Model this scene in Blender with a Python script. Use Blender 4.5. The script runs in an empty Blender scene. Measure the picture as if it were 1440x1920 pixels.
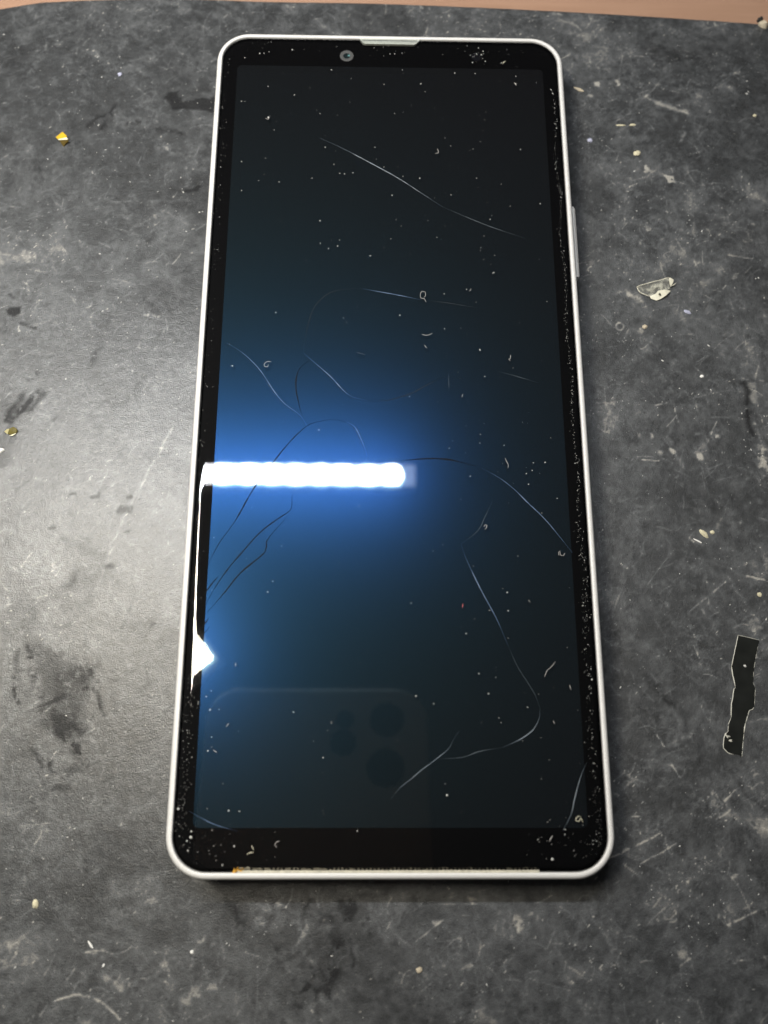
import bpy, math, random
import numpy as np
from mathutils import Vector, Matrix, Euler

# ------------------------------------------------------------------ camera, world, exposure
scene = bpy.context.scene
MM = 0.001
FPX = 1561.12                                    # focal length in photograph pixels (1440 wide)
CAM_ROT = (0.2692, -0.01818, 0.0013)
CAM_POS = (-3.51381, -56.94143, 140.38201)       # millimetres, phone centre at the origin
cam_data = bpy.data.cameras.new('camera')
cam_data.sensor_fit = 'HORIZONTAL'
cam_data.sensor_width = 36.0
cam_data.lens = FPX / 1440.0 * 36.0
cam_data.clip_start = 0.002
cam_data.clip_end = 20.0
cam_data.dof.use_dof = True
cam_data.dof.focus_distance = 0.146
cam_data.dof.aperture_fstop = cam_data.lens / 1.9
cam = bpy.data.objects.new('camera', cam_data)
scene.collection.objects.link(cam)
cam.location = [c * MM for c in CAM_POS]
cam.rotation_euler = CAM_ROT
scene.camera = cam

world = bpy.data.worlds.new('World')
scene.world = world
world.use_nodes = True
bg = world.node_tree.nodes['Background']
bg.inputs['Color'].default_value = (0.92, 0.97, 1.0, 1)
bg.inputs['Strength'].default_value = 0.022

LED_STRENGTH = 150.0
PANEL_STRENGTH = 86.0

scene.view_settings.view_transform = 'Standard'
scene.view_settings.look = 'None'
scene.view_settings.exposure = 0.12
scene.view_settings.gamma = 1.0
scene.view_settings.use_curve_mapping = False
scene.render.engine = 'CYCLES'
scene.cycles.use_denoising = True
scene.cycles.max_bounces = 8
scene.cycles.transparent_max_bounces = 12
scene.cycles.caustics_reflective = False
scene.cycles.caustics_refractive = False
scene.cycles.sample_clamp_indirect = 4.0

# ------------------------------------------------------------------ helpers
ROT = np.array(Euler(CAM_ROT, 'XYZ').to_matrix())
CPOS = np.array(CAM_POS)


def at(px, py, z=0.0):
    """Point (mm) on the horizontal plane at height z seen at a photograph pixel."""
    d = ROT @ np.array([(px - 720) / FPX, -(py - 960) / FPX, -1.0])
    return CPOS + d * (z - CPOS[2]) / d[2]


def mirrored(px, py, height, glass=8.25):
    """Point (mm) at a height whose reflection in the flat glass appears at a pixel."""
    d = ROT @ np.array([(px - 720) / FPX, -(py - 960) / FPX, -1.0])
    s = CPOS + d * (glass - CPOS[2]) / d[2]
    d = d * np.array([1, 1, -1])
    return s + d * (height - glass) / d[2]


def link(o, parent=None):
    scene.collection.objects.link(o)
    if parent is not None:
        o.parent = parent
    return o


def mesh_obj(name, verts, faces, mat, parent=None, smooth=False, mm=True):
    me = bpy.data.meshes.new(name)
    k = MM if mm else 1.0
    me.from_pydata([(v[0] * k, v[1] * k, v[2] * k) for v in verts], [], faces)
    me.materials.append(mat)
    if smooth:
        me.polygons.foreach_set('use_smooth', [True] * len(me.polygons))
    me.update()
    return link(bpy.data.objects.new(name, me), parent)


def empty(name, loc=(0, 0, 0)):
    o = bpy.data.objects.new(name, None)
    o.empty_display_size = 0.01
    o.location = [c * MM for c in loc]
    return link(o)


def tag(o, label=None, cat=None, group=None, kind=None):
    if label:
        o['label'] = label
    if cat:
        o['category'] = cat
    if group:
        o['group'] = group
    if kind:
        o['kind'] = kind
    return o


def new_mat(name):
    m = bpy.data.materials.new(name)
    m.use_nodes = True
    nt = m.node_tree
    return m, nt, nt.nodes['Principled BSDF']


def simple(name, col, rough=0.5, metal=0.0, spec=0.5, noise=0.0, scale=2000.0, bump=0.0):
    m, nt, b = new_mat(name)
    b.inputs['Base Color'].default_value = (*col, 1)
    b.inputs['Roughness'].default_value = rough
    b.inputs['Metallic'].default_value = metal
    b.inputs['Specular IOR Level'].default_value = spec
    if noise or bump:
        tc = nt.nodes.new('ShaderNodeTexCoord')
        n = nt.nodes.new('ShaderNodeTexNoise')
        n.inputs['Scale'].default_value = scale
        n.inputs['Detail'].default_value = 6
        nt.links.new(tc.outputs['Object'], n.inputs['Vector'])
        if noise:
            mx = nt.nodes.new('ShaderNodeMix')
            mx.data_type = 'RGBA'
            mx.inputs[6].default_value = (*[c * (1 - noise) for c in col], 1)
            mx.inputs[7].default_value = (*[min(1, c * (1 + noise)) for c in col], 1)
            nt.links.new(n.outputs['Fac'], mx.inputs[0])
            nt.links.new(mx.outputs[2], b.inputs['Base Color'])
        if bump:
            bp = nt.nodes.new('ShaderNodeBump')
            bp.inputs['Strength'].default_value = bump
            bp.inputs['Distance'].default_value = 0.0002
            nt.links.new(n.outputs['Fac'], bp.inputs['Height'])
            nt.links.new(bp.outputs['Normal'], b.inputs['Normal'])
    return m


def emissive(name, col, strength):
    m = bpy.data.materials.new(name)
    m.use_nodes = True
    nt = m.node_tree
    nt.nodes.clear()
    e = nt.nodes.new('ShaderNodeEmission')
    e.inputs['Color'].default_value = (*col, 1)
    e.inputs['Strength'].default_value = strength
    o = nt.nodes.new('ShaderNodeOutputMaterial')
    nt.links.new(e.outputs[0], o.inputs['Surface'])
    return m


def smooth_line(pts, step=0.6):
    """Catmull-Rom resampling of a polyline (n,2) in mm."""
    p = np.asarray(pts, float)
    if len(p) < 3:
        n = max(2, int(np.linalg.norm(p[-1] - p[0]) / step) + 1)
        t = np.linspace(0, 1, n)[:, None]
        return p[0] * (1 - t) + p[-1] * t
    q = np.vstack([2 * p[0] - p[1], p, 2 * p[-1] - p[-2]])
    out = []
    for i in range(1, len(q) - 2):
        n = max(1, int(np.linalg.norm(q[i + 1] - q[i]) / step))
        for k in range(n):
            t = k / n
            a, b, c, d = q[i - 1], q[i], q[i + 1], q[i + 2]
            out.append(0.5 * (2 * b + (c - a) * t + (2 * a - 5 * b + 4 * c - d) * t * t
                              + (3 * b - a - 3 * c + d) * t ** 3))
    out.append(p[-1])
    return np.array(out)


def px_line(pix, z=0.0, step=0.6):
    return smooth_line([at(x, y, z)[:2] for x, y in pix], step)


def ribbon(pts, z, w, h, taper=0.25, rnd=None):
    """Thin ridge (inverted V) along a polyline: verts, faces in mm."""
    p = np.asarray(pts)
    t = np.gradient(p, axis=0)
    t /= np.linalg.norm(t, axis=1)[:, None] + 1e-9
    nrm = np.stack([-t[:, 1], t[:, 0]], 1)
    n = len(p)
    s = np.linspace(0, 1, n)
    ww = w * 0.5 * np.clip(np.minimum(s, 1 - s) / max(taper, 1e-3), 0.18, 1)
    if rnd is not None:
        ww = ww * rnd.uniform(0.65, 1.3, n)
    V, F = [], []
    for i in range(n):
        a = p[i] + nrm[i] * ww[i]
        b = p[i] - nrm[i] * ww[i]
        V += [(a[0], a[1], z), (p[i][0], p[i][1], z + h), (b[0], b[1], z)]
    for i in range(n - 1):
        a = 3 * i
        F += [(a, a + 1, a + 4, a + 3), (a + 1, a + 2, a + 5, a + 4), (a + 2, a, a + 3, a + 5)]
    F += [(2, 1, 0), (3 * n - 3, 3 * n - 2, 3 * n - 1)]
    return V, F


def tube(pts3, r, sides=6, taper=True):
    p = np.asarray(pts3, float)
    n = len(p)
    t = np.gradient(p, axis=0)
    t /= np.linalg.norm(t, axis=1)[:, None] + 1e-9
    V, F = [], []
    for i in range(n):
        up = np.array([0, 0, 1.0])
        if abs(t[i][2]) > 0.95:
            up = np.array([1.0, 0, 0])
        a = np.cross(t[i], up)
        a /= np.linalg.norm(a)
        b = np.cross(a, t[i])
        rr = r * (0.55 if taper and i in (0, n - 1) else 1)
        for k in range(sides):
            an = 2 * math.pi * k / sides
            V.append(tuple(p[i] + rr * (math.cos(an) * a + math.sin(an) * b)))
    for i in range(n - 1):
        for k in range(sides):
            a, b = i * sides + k, i * sides + (k + 1) % sides
            F.append((a, b, b + sides, a + sides))
    F.append(tuple(range(sides))[::-1])
    F.append(tuple((n - 1) * sides + k for k in range(sides)))
    return V, F


def rr_loop(w, l, r, d=0.0, n=14):
    """Rounded rectangle loop inset by d, counter-clockwise."""
    hw, hl, r2 = w / 2 - d, l / 2 - d, max(r - d, 0.05)
    out = []
    for cx, cy, a0 in ((hw - r2, hl - r2, 0), (-hw + r2, hl - r2, 90), (-hw + r2, -hl + r2, 180), (hw - r2, -hl + r2, 270)):
        for k in range(n + 1):
            a = math.radians(a0 + 90 * k / n)
            out.append((cx + r2 * math.cos(a), cy + r2 * math.sin(a)))
    return out


def sweep_rr(w, l, r, profile, cap_first=False, cap_last=False, n=14):
    V, F = [], []
    m = 4 * (n + 1)
    for d, z in profile:
        V += [(x, y, z) for x, y in rr_loop(w, l, r, d, n)]
    for j in range(len(profile) - 1):
        for k in range(m):
            a, b = j * m + k, j * m + (k + 1) % m
            F.append((a, b, b + m, a + m))
    if cap_first:
        F.append(tuple(range(m))[::-1])
    if cap_last:
        F.append(tuple((len(profile) - 1) * m + k for k in range(m)))
    return V, F


def box(x0, x1, y0, y1, z0, z1, c=0.0):
    """Box with its top edges chamfered by c."""
    V = [(x0, y0, z0), (x1, y0, z0), (x1, y1, z0), (x0, y1, z0)]
    V += [(x0, y0, z1 - c), (x1, y0, z1 - c), (x1, y1, z1 - c), (x0, y1, z1 - c)]
    F = [(3, 2, 1, 0), (0, 1, 5, 4), (1, 2, 6, 5), (2, 3, 7, 6), (3, 0, 4, 7)]
    if c > 0:
        V += [(x0 + c, y0 + c, z1), (x1 - c, y0 + c, z1), (x1 - c, y1 - c, z1), (x0 + c, y1 - c, z1)]
        F += [(4, 5, 9, 8), (5, 6, 10, 9), (6, 7, 11, 10), (7, 4, 8, 11), (8, 9, 10, 11)]
    else:
        F += [(4, 5, 6, 7)]
    return V, F


def disc(cx, cy, z, r0, r1, n=24, dz=0.0, thick=0.0):
    """Flat or conical ring from r0 (inner, may be 0) to r1."""
    V, F = [], []
    for k in range(n):
        a = 2 * math.pi * k / n
        V.append((cx + r1 * math.cos(a), cy + r1 * math.sin(a), z))
    if r0 <= 0:
        V.append((cx, cy, z + dz))
        F = [(k, (k + 1) % n, n) for k in range(n)]
    else:
        for k in range(n):
            a = 2 * math.pi * k / n
            V.append((cx + r0 * math.cos(a), cy + r0 * math.sin(a), z + dz))
        F = [(k, (k + 1) % n, n + (k + 1) % n, n + k) for k in range(n)]
    return V, F


def merge(*parts):
    V, F = [], []
    for v, f in parts:
        o = len(V)
        V += list(v)
        F += [tuple(i + o for i in q) for q in f]
    return V, F


def flake(rnd, c, rx, ry, h):
    """Irregular squashed grain lying on a surface."""
    n = 6
    a0 = rnd.uniform(0, 6.28)
    th = rnd.uniform(0, 3.14)
    V = []
    for k in range(n):
        a = a0 + 2 * math.pi * k / n
        j = rnd.uniform(0.65, 1.2)
        x, y = rx * j * math.cos(a), ry * j * math.sin(a)
        V.append((c[0] + x * math.cos(th) - y * math.sin(th), c[1] + x * math.sin(th) + y * math.cos(th), c[2]))
    V.append((c[0] + rnd.uniform(-.2, .2) * rx, c[1] + rnd.uniform(-.2, .2) * ry, c[2] + h))
    return V, [(k, (k + 1) % n, n) for k in range(n)] + [tuple(range(n))[::-1]]


# ------------------------------------------------------------------ table under the mat
tm, nt, b = new_mat('brown_table')
tc = nt.nodes.new('ShaderNodeTexCoord')
mp = nt.nodes.new('ShaderNodeMapping')
mp.inputs['Scale'].default_value = (3, 30, 3)
n1 = nt.nodes.new('ShaderNodeTexNoise')
n1.inputs['Scale'].default_value = 14
n1.inputs['Detail'].default_value = 8
rp = nt.nodes.new('ShaderNodeValToRGB')
rp.color_ramp.elements[0].position = 0.3
rp.color_ramp.elements[0].color = (0.33, 0.195, 0.130, 1)
rp.color_ramp.elements[1].position = 0.75
rp.color_ramp.elements[1].color = (0.40, 0.245, 0.168, 1)
nt.links.new(tc.outputs['Object'], mp.inputs['Vector'])
nt.links.new(mp.outputs[0], n1.inputs['Vector'])
nt.links.new(n1.outputs['Fac'], rp.inputs['Fac'])
nt.links.new(rp.outputs['Color'], b.inputs['Base Color'])
b.inputs['Roughness'].default_value = 0.5
V, F = box(-600, 600, -400, 500, -25, -2.2, 1.0)
table = mesh_obj('table', V, F, tm)
tag(table, 'brown table top showing beyond the far edge of the dark mat', 'table', kind='structure')

# ------------------------------------------------------------------ the mat: dense sheet with worn surface
X0, X1, Y0, Y1 = -88.0, 88.0, -104.0, 94.0
RES = 0.2
MAT_X = (-190.0, 190.0)
MAT_Y0 = -230.0
xs = np.concatenate([np.linspace(MAT_X[0], X0 - 0.3, 14), np.arange(X0, X1 + 1e-6, RES), np.linspace(X1 + 0.3, MAT_X[1], 14)])
ys = np.concatenate([np.linspace(MAT_Y0, Y0 - 0.3, 14), np.arange(Y0, Y1 + 1e-6, RES)])
NX, NY = len(xs), len(ys)
XX, YY = np.meshgrid(xs, ys)
rng = np.random.default_rng(7)


def vnoise(X, Y, size, seed):
    r = np.random.default_rng(seed)
    g = r.random((256, 256))
    u, v = X / size + 400.37, Y / size + 400.71
    iu, iv = np.floor(u).astype(int), np.floor(v).astype(int)
    fu, fv = u - iu, v - iv
    fu, fv = fu * fu * (3 - 2 * fu), fv * fv * (3 - 2 * fv)
    a = g[iv % 256, iu % 256]
    b_ = g[iv % 256, (iu + 1) % 256]
    c = g[(iv + 1) % 256, iu % 256]
    d = g[(iv + 1) % 256, (iu + 1) % 256]
    return (a * (1 - fu) + b_ * fu) * (1 - fv) + (c * (1 - fu) + d * fu) * fv


def fbm(X, Y, size, seed, octaves=5, gain=0.55):
    out, amp, tot = 0, 1.0, 0
    for k in range(octaves):
        out = out + amp * vnoise(X, Y, size / 2 ** k, seed + k * 17)
        tot += amp
        amp *= gain
    return out / tot


wx = fbm(XX, YY, 16, 901, 4) * 14
wy = fbm(XX, YY, 16, 951, 4) * 14
chalk = 0.33 + 0.5 * (fbm(XX + wx, YY + wy, 26, 11, 6, 0.62) - 0.5) * 1.4
chalk += 0.55 * np.clip(fbm(XX + wy, YY + wx, 7, 31, 6, 0.68) - 0.53, 0, 1) * 2.2
fine = vnoise(XX, YY, 0.55, 77) - 0.5
fine2 = vnoise(XX, YY, 1.3, 78) - 0.5
chalk += 0.16 * fine + 0.20 * fine2
curl = np.abs(fbm(XX + 0.6 * wx, YY + 0.6 * wy, 5.0, 131, 5, 0.62) - 0.5)
chalk += 0.30 * np.clip(1 - curl / 0.03, 0, 1) * np.clip(fbm(XX, YY, 9, 141, 3) * 3 - 1.2, 0, 1)
curl = np.abs(fbm(XX - 0.5 * wy, YY + 0.5 * wx, 2.6, 151, 5, 0.66) - 0.5)
chalk += 0.22 * np.clip(1 - curl / 0.035, 0, 1) * np.clip(fbm(XX, YY, 6, 161, 3) * 3 - 1.3, 0, 1)
chalk += 0.6 * (fbm(XX, YY, 3.2, 171, 5, 0.75) - 0.5) + 0.03
dk = np.clip(fbm(XX + 1.3 * wx, YY - wy, 15, 57, 6, 0.65) - 0.57, 0, 1) * 3.2
grime = np.clip(dk, 0, 0.55)


def window(x0, x1, y0, y1):
    i0, i1 = np.searchsorted(xs, [x0, x1])
    j0, j1 = np.searchsorted(ys, [y0, y1])
    return slice(j0, j1), slice(i0, i1)


WARP_X = (fbm(XX, YY, 1.6, 1201, 3, 0.6) - 0.5) * 1.5
WARP_Y = (fbm(XX, YY, 1.6, 1301, 3, 0.6) - 0.5) * 1.5
PATCH = 0.45 * vnoise(XX, YY, 1.5, 1401) + 0.3 * vnoise(XX, YY, 0.6, 1402) + 0.25 * vnoise(XX, YY, 0.3, 1403)


def stroke(A, pts, w, amp, patchy=0.0, seed=0, soft=0.6, warp=0.0):
    p = np.asarray(pts, float)
    m = w * 2 + 0.5
    J, I = window(p[:, 0].min() - m, p[:, 0].max() + m, p[:, 1].min() - m, p[:, 1].max() + m)
    X, Y = XX[J, I], YY[J, I]
    if X.size == 0:
        return
    if warp:
        X, Y = X + warp * WARP_X[J, I], Y + warp * WARP_Y[J, I]
    best = np.full(X.shape, 1e9)
    for k in range(len(p) - 1):
        a, d = p[k], p[k + 1] - p[k]
        L2 = d @ d + 1e-12
        t = np.clip(((X - a[0]) * d[0] + (Y - a[1]) * d[1]) / L2, 0, 1)
        best = np.minimum(best, (X - a[0] - t * d[0]) ** 2 + (Y - a[1] - t * d[1]) ** 2)
    best = np.sqrt(best)
    v = np.clip((w * 0.5 * (1 + soft) - best) / (w * soft), 0, 1) * amp
    if patchy:
        v = v * np.clip((PATCH[J, I] - 0.10 - patchy * 0.44) * 7.0, 0, 1)
    A[J, I] += v


def blotch(A, poly, amp, rough=1.2, cover=0.5, seed=0, edge=1.2, scale=2.0):
    """Ragged patch with the outline of a polygon (mm)."""
    p = np.asarray(poly, float)
    J, I = window(p[:, 0].min() - 3, p[:, 0].max() + 3, p[:, 1].min() - 3, p[:, 1].max() + 3)
    X, Y = XX[J, I], YY[J, I]
    if X.size == 0:
        return
    Xw = X + rough * (fbm(X, Y, 2.5, 500 + seed, 4) - 0.5) * 2
    Yw = Y + rough * (fbm(X, Y, 2.5, 540 + seed, 4) - 0.5) * 2
    inside = np.zeros(X.shape, bool)
    best = np.full(X.shape, 1e9)
    n = len(p)
    for k in range(n):
        a, b_ = p[k], p[(k + 1) % n]
        cond = ((a[1] > Yw) != (b_[1] > Yw)) & (Xw < (b_[0] - a[0]) * (Yw - a[1]) / (b_[1] - a[1] + 1e-12) + a[0])
        inside ^= cond
        d = b_ - a
        t = np.clip(((Xw - a[0]) * d[0] + (Yw - a[1]) * d[1]) / (d @ d + 1e-12), 0, 1)
        best = np.minimum(best, (Xw - a[0] - t * d[0]) ** 2 + (Yw - a[1] - t * d[1]) ** 2)
    best = np.sqrt(best)
    m = np.where(inside, np.clip(best / edge, 0, 1), 0)
    nz = fbm(X, Y, scale, 580 + seed, 5, 0.65)
    A[J, I] += amp * m * np.clip((nz - (1 - cover) * 0.72) * 6, 0, 1)


def P(pix):
    return [at(x, y)[:2] for x, y in pix]


# random wear: fine curved fibre-like scuffs, longer scratches, dark rubs
for k in range(8000):
    x, y = rng.uniform(X0 + 1, X1 - 1), rng.uniform(Y0 + 1, Y1 - 1)
    L = rng.uniform(0.6, 3.2)
    a = rng.uniform(0, math.pi)
    cv = rng.normal(0, 0.5)
    n = 5
    pts = [(x, y)]
    for i in range(n):
        x += L / n * math.cos(a)
        y += L / n * math.sin(a)
        a += cv / n + rng.normal(0, 0.12)
        pts.append((x, y))
    stroke(chalk, pts, rng.uniform(0.13, 0.26), abs(rng.normal(0.0, 0.19)), soft=0.7)
for k in range(260):
    x, y = rng.uniform(X0, X1), rng.uniform(Y0, Y1)
    L = rng.uniform(4, 20)
    a = rng.uniform(0, math.pi)
    cv = rng.normal(0, 0.45)
    pts = [(x, y)]
    for i in range(10):
        x += L / 10 * math.cos(a)
        y += L / 10 * math.sin(a)
        a += cv / 10
        pts.append((x, y))
    stroke(chalk, pts, rng.uniform(0.2, 0.6), rng.uniform(0.04, 0.2), patchy=rng.uniform(0.4, 0.8), seed=k, soft=0.9, warp=0.6)
for k in range(900):
    x, y = rng.uniform(X0, X1), rng.uniform(Y0, Y1)
    L = rng.uniform(0.6, 4)
    a = rng.normal(1.1, 0.7)
    pts = [(x, y), (x + L * math.cos(a), y + L * math.sin(a))]
    stroke(grime, pts, rng.uniform(0.2, 0.7), rng.uniform(0.08, 0.45), patchy=0.6, seed=k, soft=0.9)
for k in range(420):       # small pale flecks rubbed into the rubber
    x, y = rng.uniform(X0, X1), rng.uniform(Y0, Y1)
    s = rng.uniform(0.3, 1.0)
    a = rng.uniform(0, 3.14)
    pts = [(x, y), (x + s * math.cos(a), y + s * math.sin(a))]
    stroke(chalk, pts, rng.uniform(0.3, 0.8), rng.uniform(0.15, 0.5), patchy=0.75, seed=k, soft=0.5)

cl = [(rng.uniform(X0, X1), rng.uniform(Y0, Y1), rng.uniform(1.5, 7)) for _ in range(90)]
for k in range(9000):      # tiny pale pits and specks, partly in clusters
    if rng.random() < 0.45:
        x, y = rng.uniform(X0 + 1, X1 - 1), rng.uniform(Y0 + 1, Y1 - 1)
    else:
        c_ = cl[rng.integers(len(cl))]
        x, y = rng.normal(c_[0], c_[2]), rng.normal(c_[1], c_[2])
    i_, j_ = np.searchsorted(xs, x), np.searchsorted(ys, y)
    if 2 < i_ < NX - 3 and 2 < j_ < NY - 3:
        v_ = abs(rng.normal(0, 0.42))
        chalk[j_, i_] += v_
        if rng.random() < 0.5:
            chalk[j_ + rng.integers(-1, 2), i_ + rng.integers(-1, 2)] += v_ * 0.8
for k in range(3500):      # tiny dark pits
    i_, j_ = rng.integers(3, NX - 3), rng.integers(3, NY - 3)
    grime[j_, i_] += abs(rng.normal(0, 0.5))
for k in range(380):       # crisp hairline scratches
    x, y = rng.uniform(X0, X1), rng.uniform(Y0, Y1)
    L = rng.uniform(2, 9)
    a = rng.uniform(0, math.pi)
    cv = rng.normal(0, 0.35)
    pts = [(x, y)]
    for i in range(7):
        x += L / 7 * math.cos(a)
        y += L / 7 * math.sin(a)
        a += cv / 7
        pts.append((x, y))
    stroke(chalk, pts, 0.17, rng.uniform(0.08, 0.36), patchy=rng.uniform(0.2, 0.7), soft=0.7)

# marks that the photograph shows one by one
# dark rubbed patch left of the phone
blotch(grime, P([(35, 1205), (90, 1190), (110, 1210), (185, 1240), (190, 1270), (165, 1330), (175, 1375), (120, 1400), (75, 1330), (60, 1250)]), 0.75, 1.3, 0.66, 1, 1.5, 1.3)
blotch(grime, P([(28, 1215), (45, 1205), (40, 1260), (30, 1275), (22, 1240)]), 0.9, 0.8, 0.85, 2, 0.8)
blotch(grime, P([(85, 1320), (150, 1330), (170, 1380), (130, 1400), (75, 1370), (55, 1365)]), 0.6, 1.0, 0.65, 3)
for q, w in (([(26, 1270), (32, 1310), (44, 1330)], .55), ([(52, 1212), (62, 1260), (78, 1305)], .9), ([(60, 1400), (72, 1420), (80, 1435)], .7),
             ([(160, 1240), (180, 1275), (192, 1320)], .5), ([(175, 1290), (195, 1340)], .4), ([(50, 1375), (62, 1350), (80, 1330)], .7),
             ([(105, 1370), (135, 1395), (150, 1420), (160, 1432)], .9), ([(140, 1395), (152, 1418), (158, 1428)], .8),
             ([(90, 1420), (100, 1445), (112, 1452)], .7), ([(95, 1480), (120, 1475), (140, 1478)], .7), ([(60, 1330), (90, 1318), (130, 1300), (165, 1290)], .35)):
    stroke(grime, px_line(q), w * 1.3, 0.9, 0.6, int(w * 100), 0.7, warp=0.7)
blotch(grime, P([(110, 1440), (150, 1425), (155, 1450), (125, 1465)]), 0.8, 0.9, 0.6, 4, 0.7, 0.8)
blotch(grime, P([(38, 1400), (55, 1395), (55, 1425), (40, 1425)]), 0.7, 0.8, 0.7, 5)
# dark patch beside the upper left corner
blotch(grime, P([(300, 175), (335, 165), (345, 185), (408, 175), (405, 210), (345, 210), (320, 205)]), 1.25, 0.9, 0.85, 6, 0.7)
blotch(grime, P([(380, 250), (400, 250), (398, 285), (380, 290)]), 0.7, 0.9, 0.6, 7)
for q in ([(165, 235), (185, 220), (205, 210), (220, 195)], [(190, 240), (210, 215)], [(240, 232), (260, 225)], [(290, 240), (340, 250)], [(350, 360), (370, 350)]):
    stroke(grime, px_line(q), 0.9, 1.0, 0.4, q[0][0], 0.8, warp=1.0)
blotch(grime, P([(0, 150), (40, 130), (75, 100), (75, 60), (30, 60), (0, 90)]), 0.5, 2.0, 0.6, 8, 2.5, 4)
# black nick and streaks at the left border
blotch(grime, P([(10, 580), (38, 572), (42, 590), (22, 596), (12, 592)]), 1.25, 0.6, 0.9, 9, 0.5)
stroke(grime, px_line([(40, 606), (66, 615)]), 0.8, 1.0, 0.3, 3)
stroke(grime, px_line([(18, 552), (26, 558)]), 0.6, 0.9, 0.2, 4)
for q in ([(10, 790), (30, 755), (45, 738)], [(22, 790), (50, 752), (75, 735)], [(55, 770), (85, 738)], [(55, 715), (68, 702)], [(40, 770), (60, 745)]):
    stroke(grime, px_line(q), 1.0, 1.0, 0.5, q[0][0] + 5, 0.8, warp=0.8)
for q in ([(168, 685), (188, 652)], [(270, 560), (300, 590)], [(310, 575), (340, 600)], [(95, 800), (105, 780)]):
    stroke(grime, px_line(q), 0.9, 0.6, 0.4, q[0][0] + 9, 0.9, warp=1.0)
# oval dark spots in the bright part of the mat
for x, y, s in ((236, 955, 1.5), (178, 930, .9), (205, 1063, 1.1), (240, 1000, .7), (243, 935, .7), (97, 990, .7), (285, 1175, .8), (135, 928, .8), (300, 1005, .9)):
    stroke(grime, P([(x - 6 * s, y), (x + 6 * s, y - 2)]), 0.75 * s, 0.8, 0.3, x, 0.6, warp=0.7)
blotch(grime, P([(115, 1090), (150, 1065), (158, 1085), (140, 1110), (118, 1105)]), 0.6, 1.2, 0.7, 41, 1.2)
stroke(grime, px_line([(120, 1010), (160, 1030), (200, 1045)]), 1.2, 0.4, 0.4, 77, 0.9)
stroke(chalk, px_line([(325, 800), (280, 880), (235, 965), (205, 1040), (182, 1105)]), 0.5, 0.5, 0.5, 12, 0.8, warp=0.5)
stroke(chalk, px_line([(270, 590), (300, 593)]), 0.5, 0.7, 0.4, 13, 0.6, warp=0.4)
# dark patch below the phone
blotch(grime, P([(575, 1680), (590, 1680), (580, 1720), (565, 1735)]), 0.9, 0.7, 0.75, 20, 0.6, 1.0)
blotch(grime, P([(592, 1705), (622, 1705), (632, 1740), (595, 1745)]), 0.95, 0.8, 0.85, 21, 0.7, 1.0)
blotch(grime, P([(625, 1682), (668, 1680), (670, 1700), (662, 1738), (640, 1735)]), 1.0, 1.0, 0.66, 22, 0.5, 0.8)
for x, y in ((680, 1735), (694, 1752), (690, 1725), (570, 1735), (585, 1714)):
    blotch(grime, P([(x - 5, y - 6), (x + 5, y - 5), (x + 5, y + 5), (x - 4, y + 6)]), 0.9, 0.4, 0.9, x, 0.4)
for q, w in (([(588, 1820), (584, 1850), (588, 1875)], 1.2), ([(570, 1860), (558, 1885), (565, 1895), (580, 1890)], 1.4), ([(612, 1825), (615, 1850)], 1.3),
             ([(600, 1860), (618, 1870)], .8), ([(630, 1760), (625, 1800), (628, 1820)], 1.8), ([(655, 1770), (664, 1805)], .5), ([(520, 1780), (523, 1800)], 1.4), ([(430, 1690), (450, 1730)], 2.0)):
    stroke(grime, px_line(q), w * 1.2, 0.85, 0.6, q[0][0], 0.8, warp=1.2)
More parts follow.
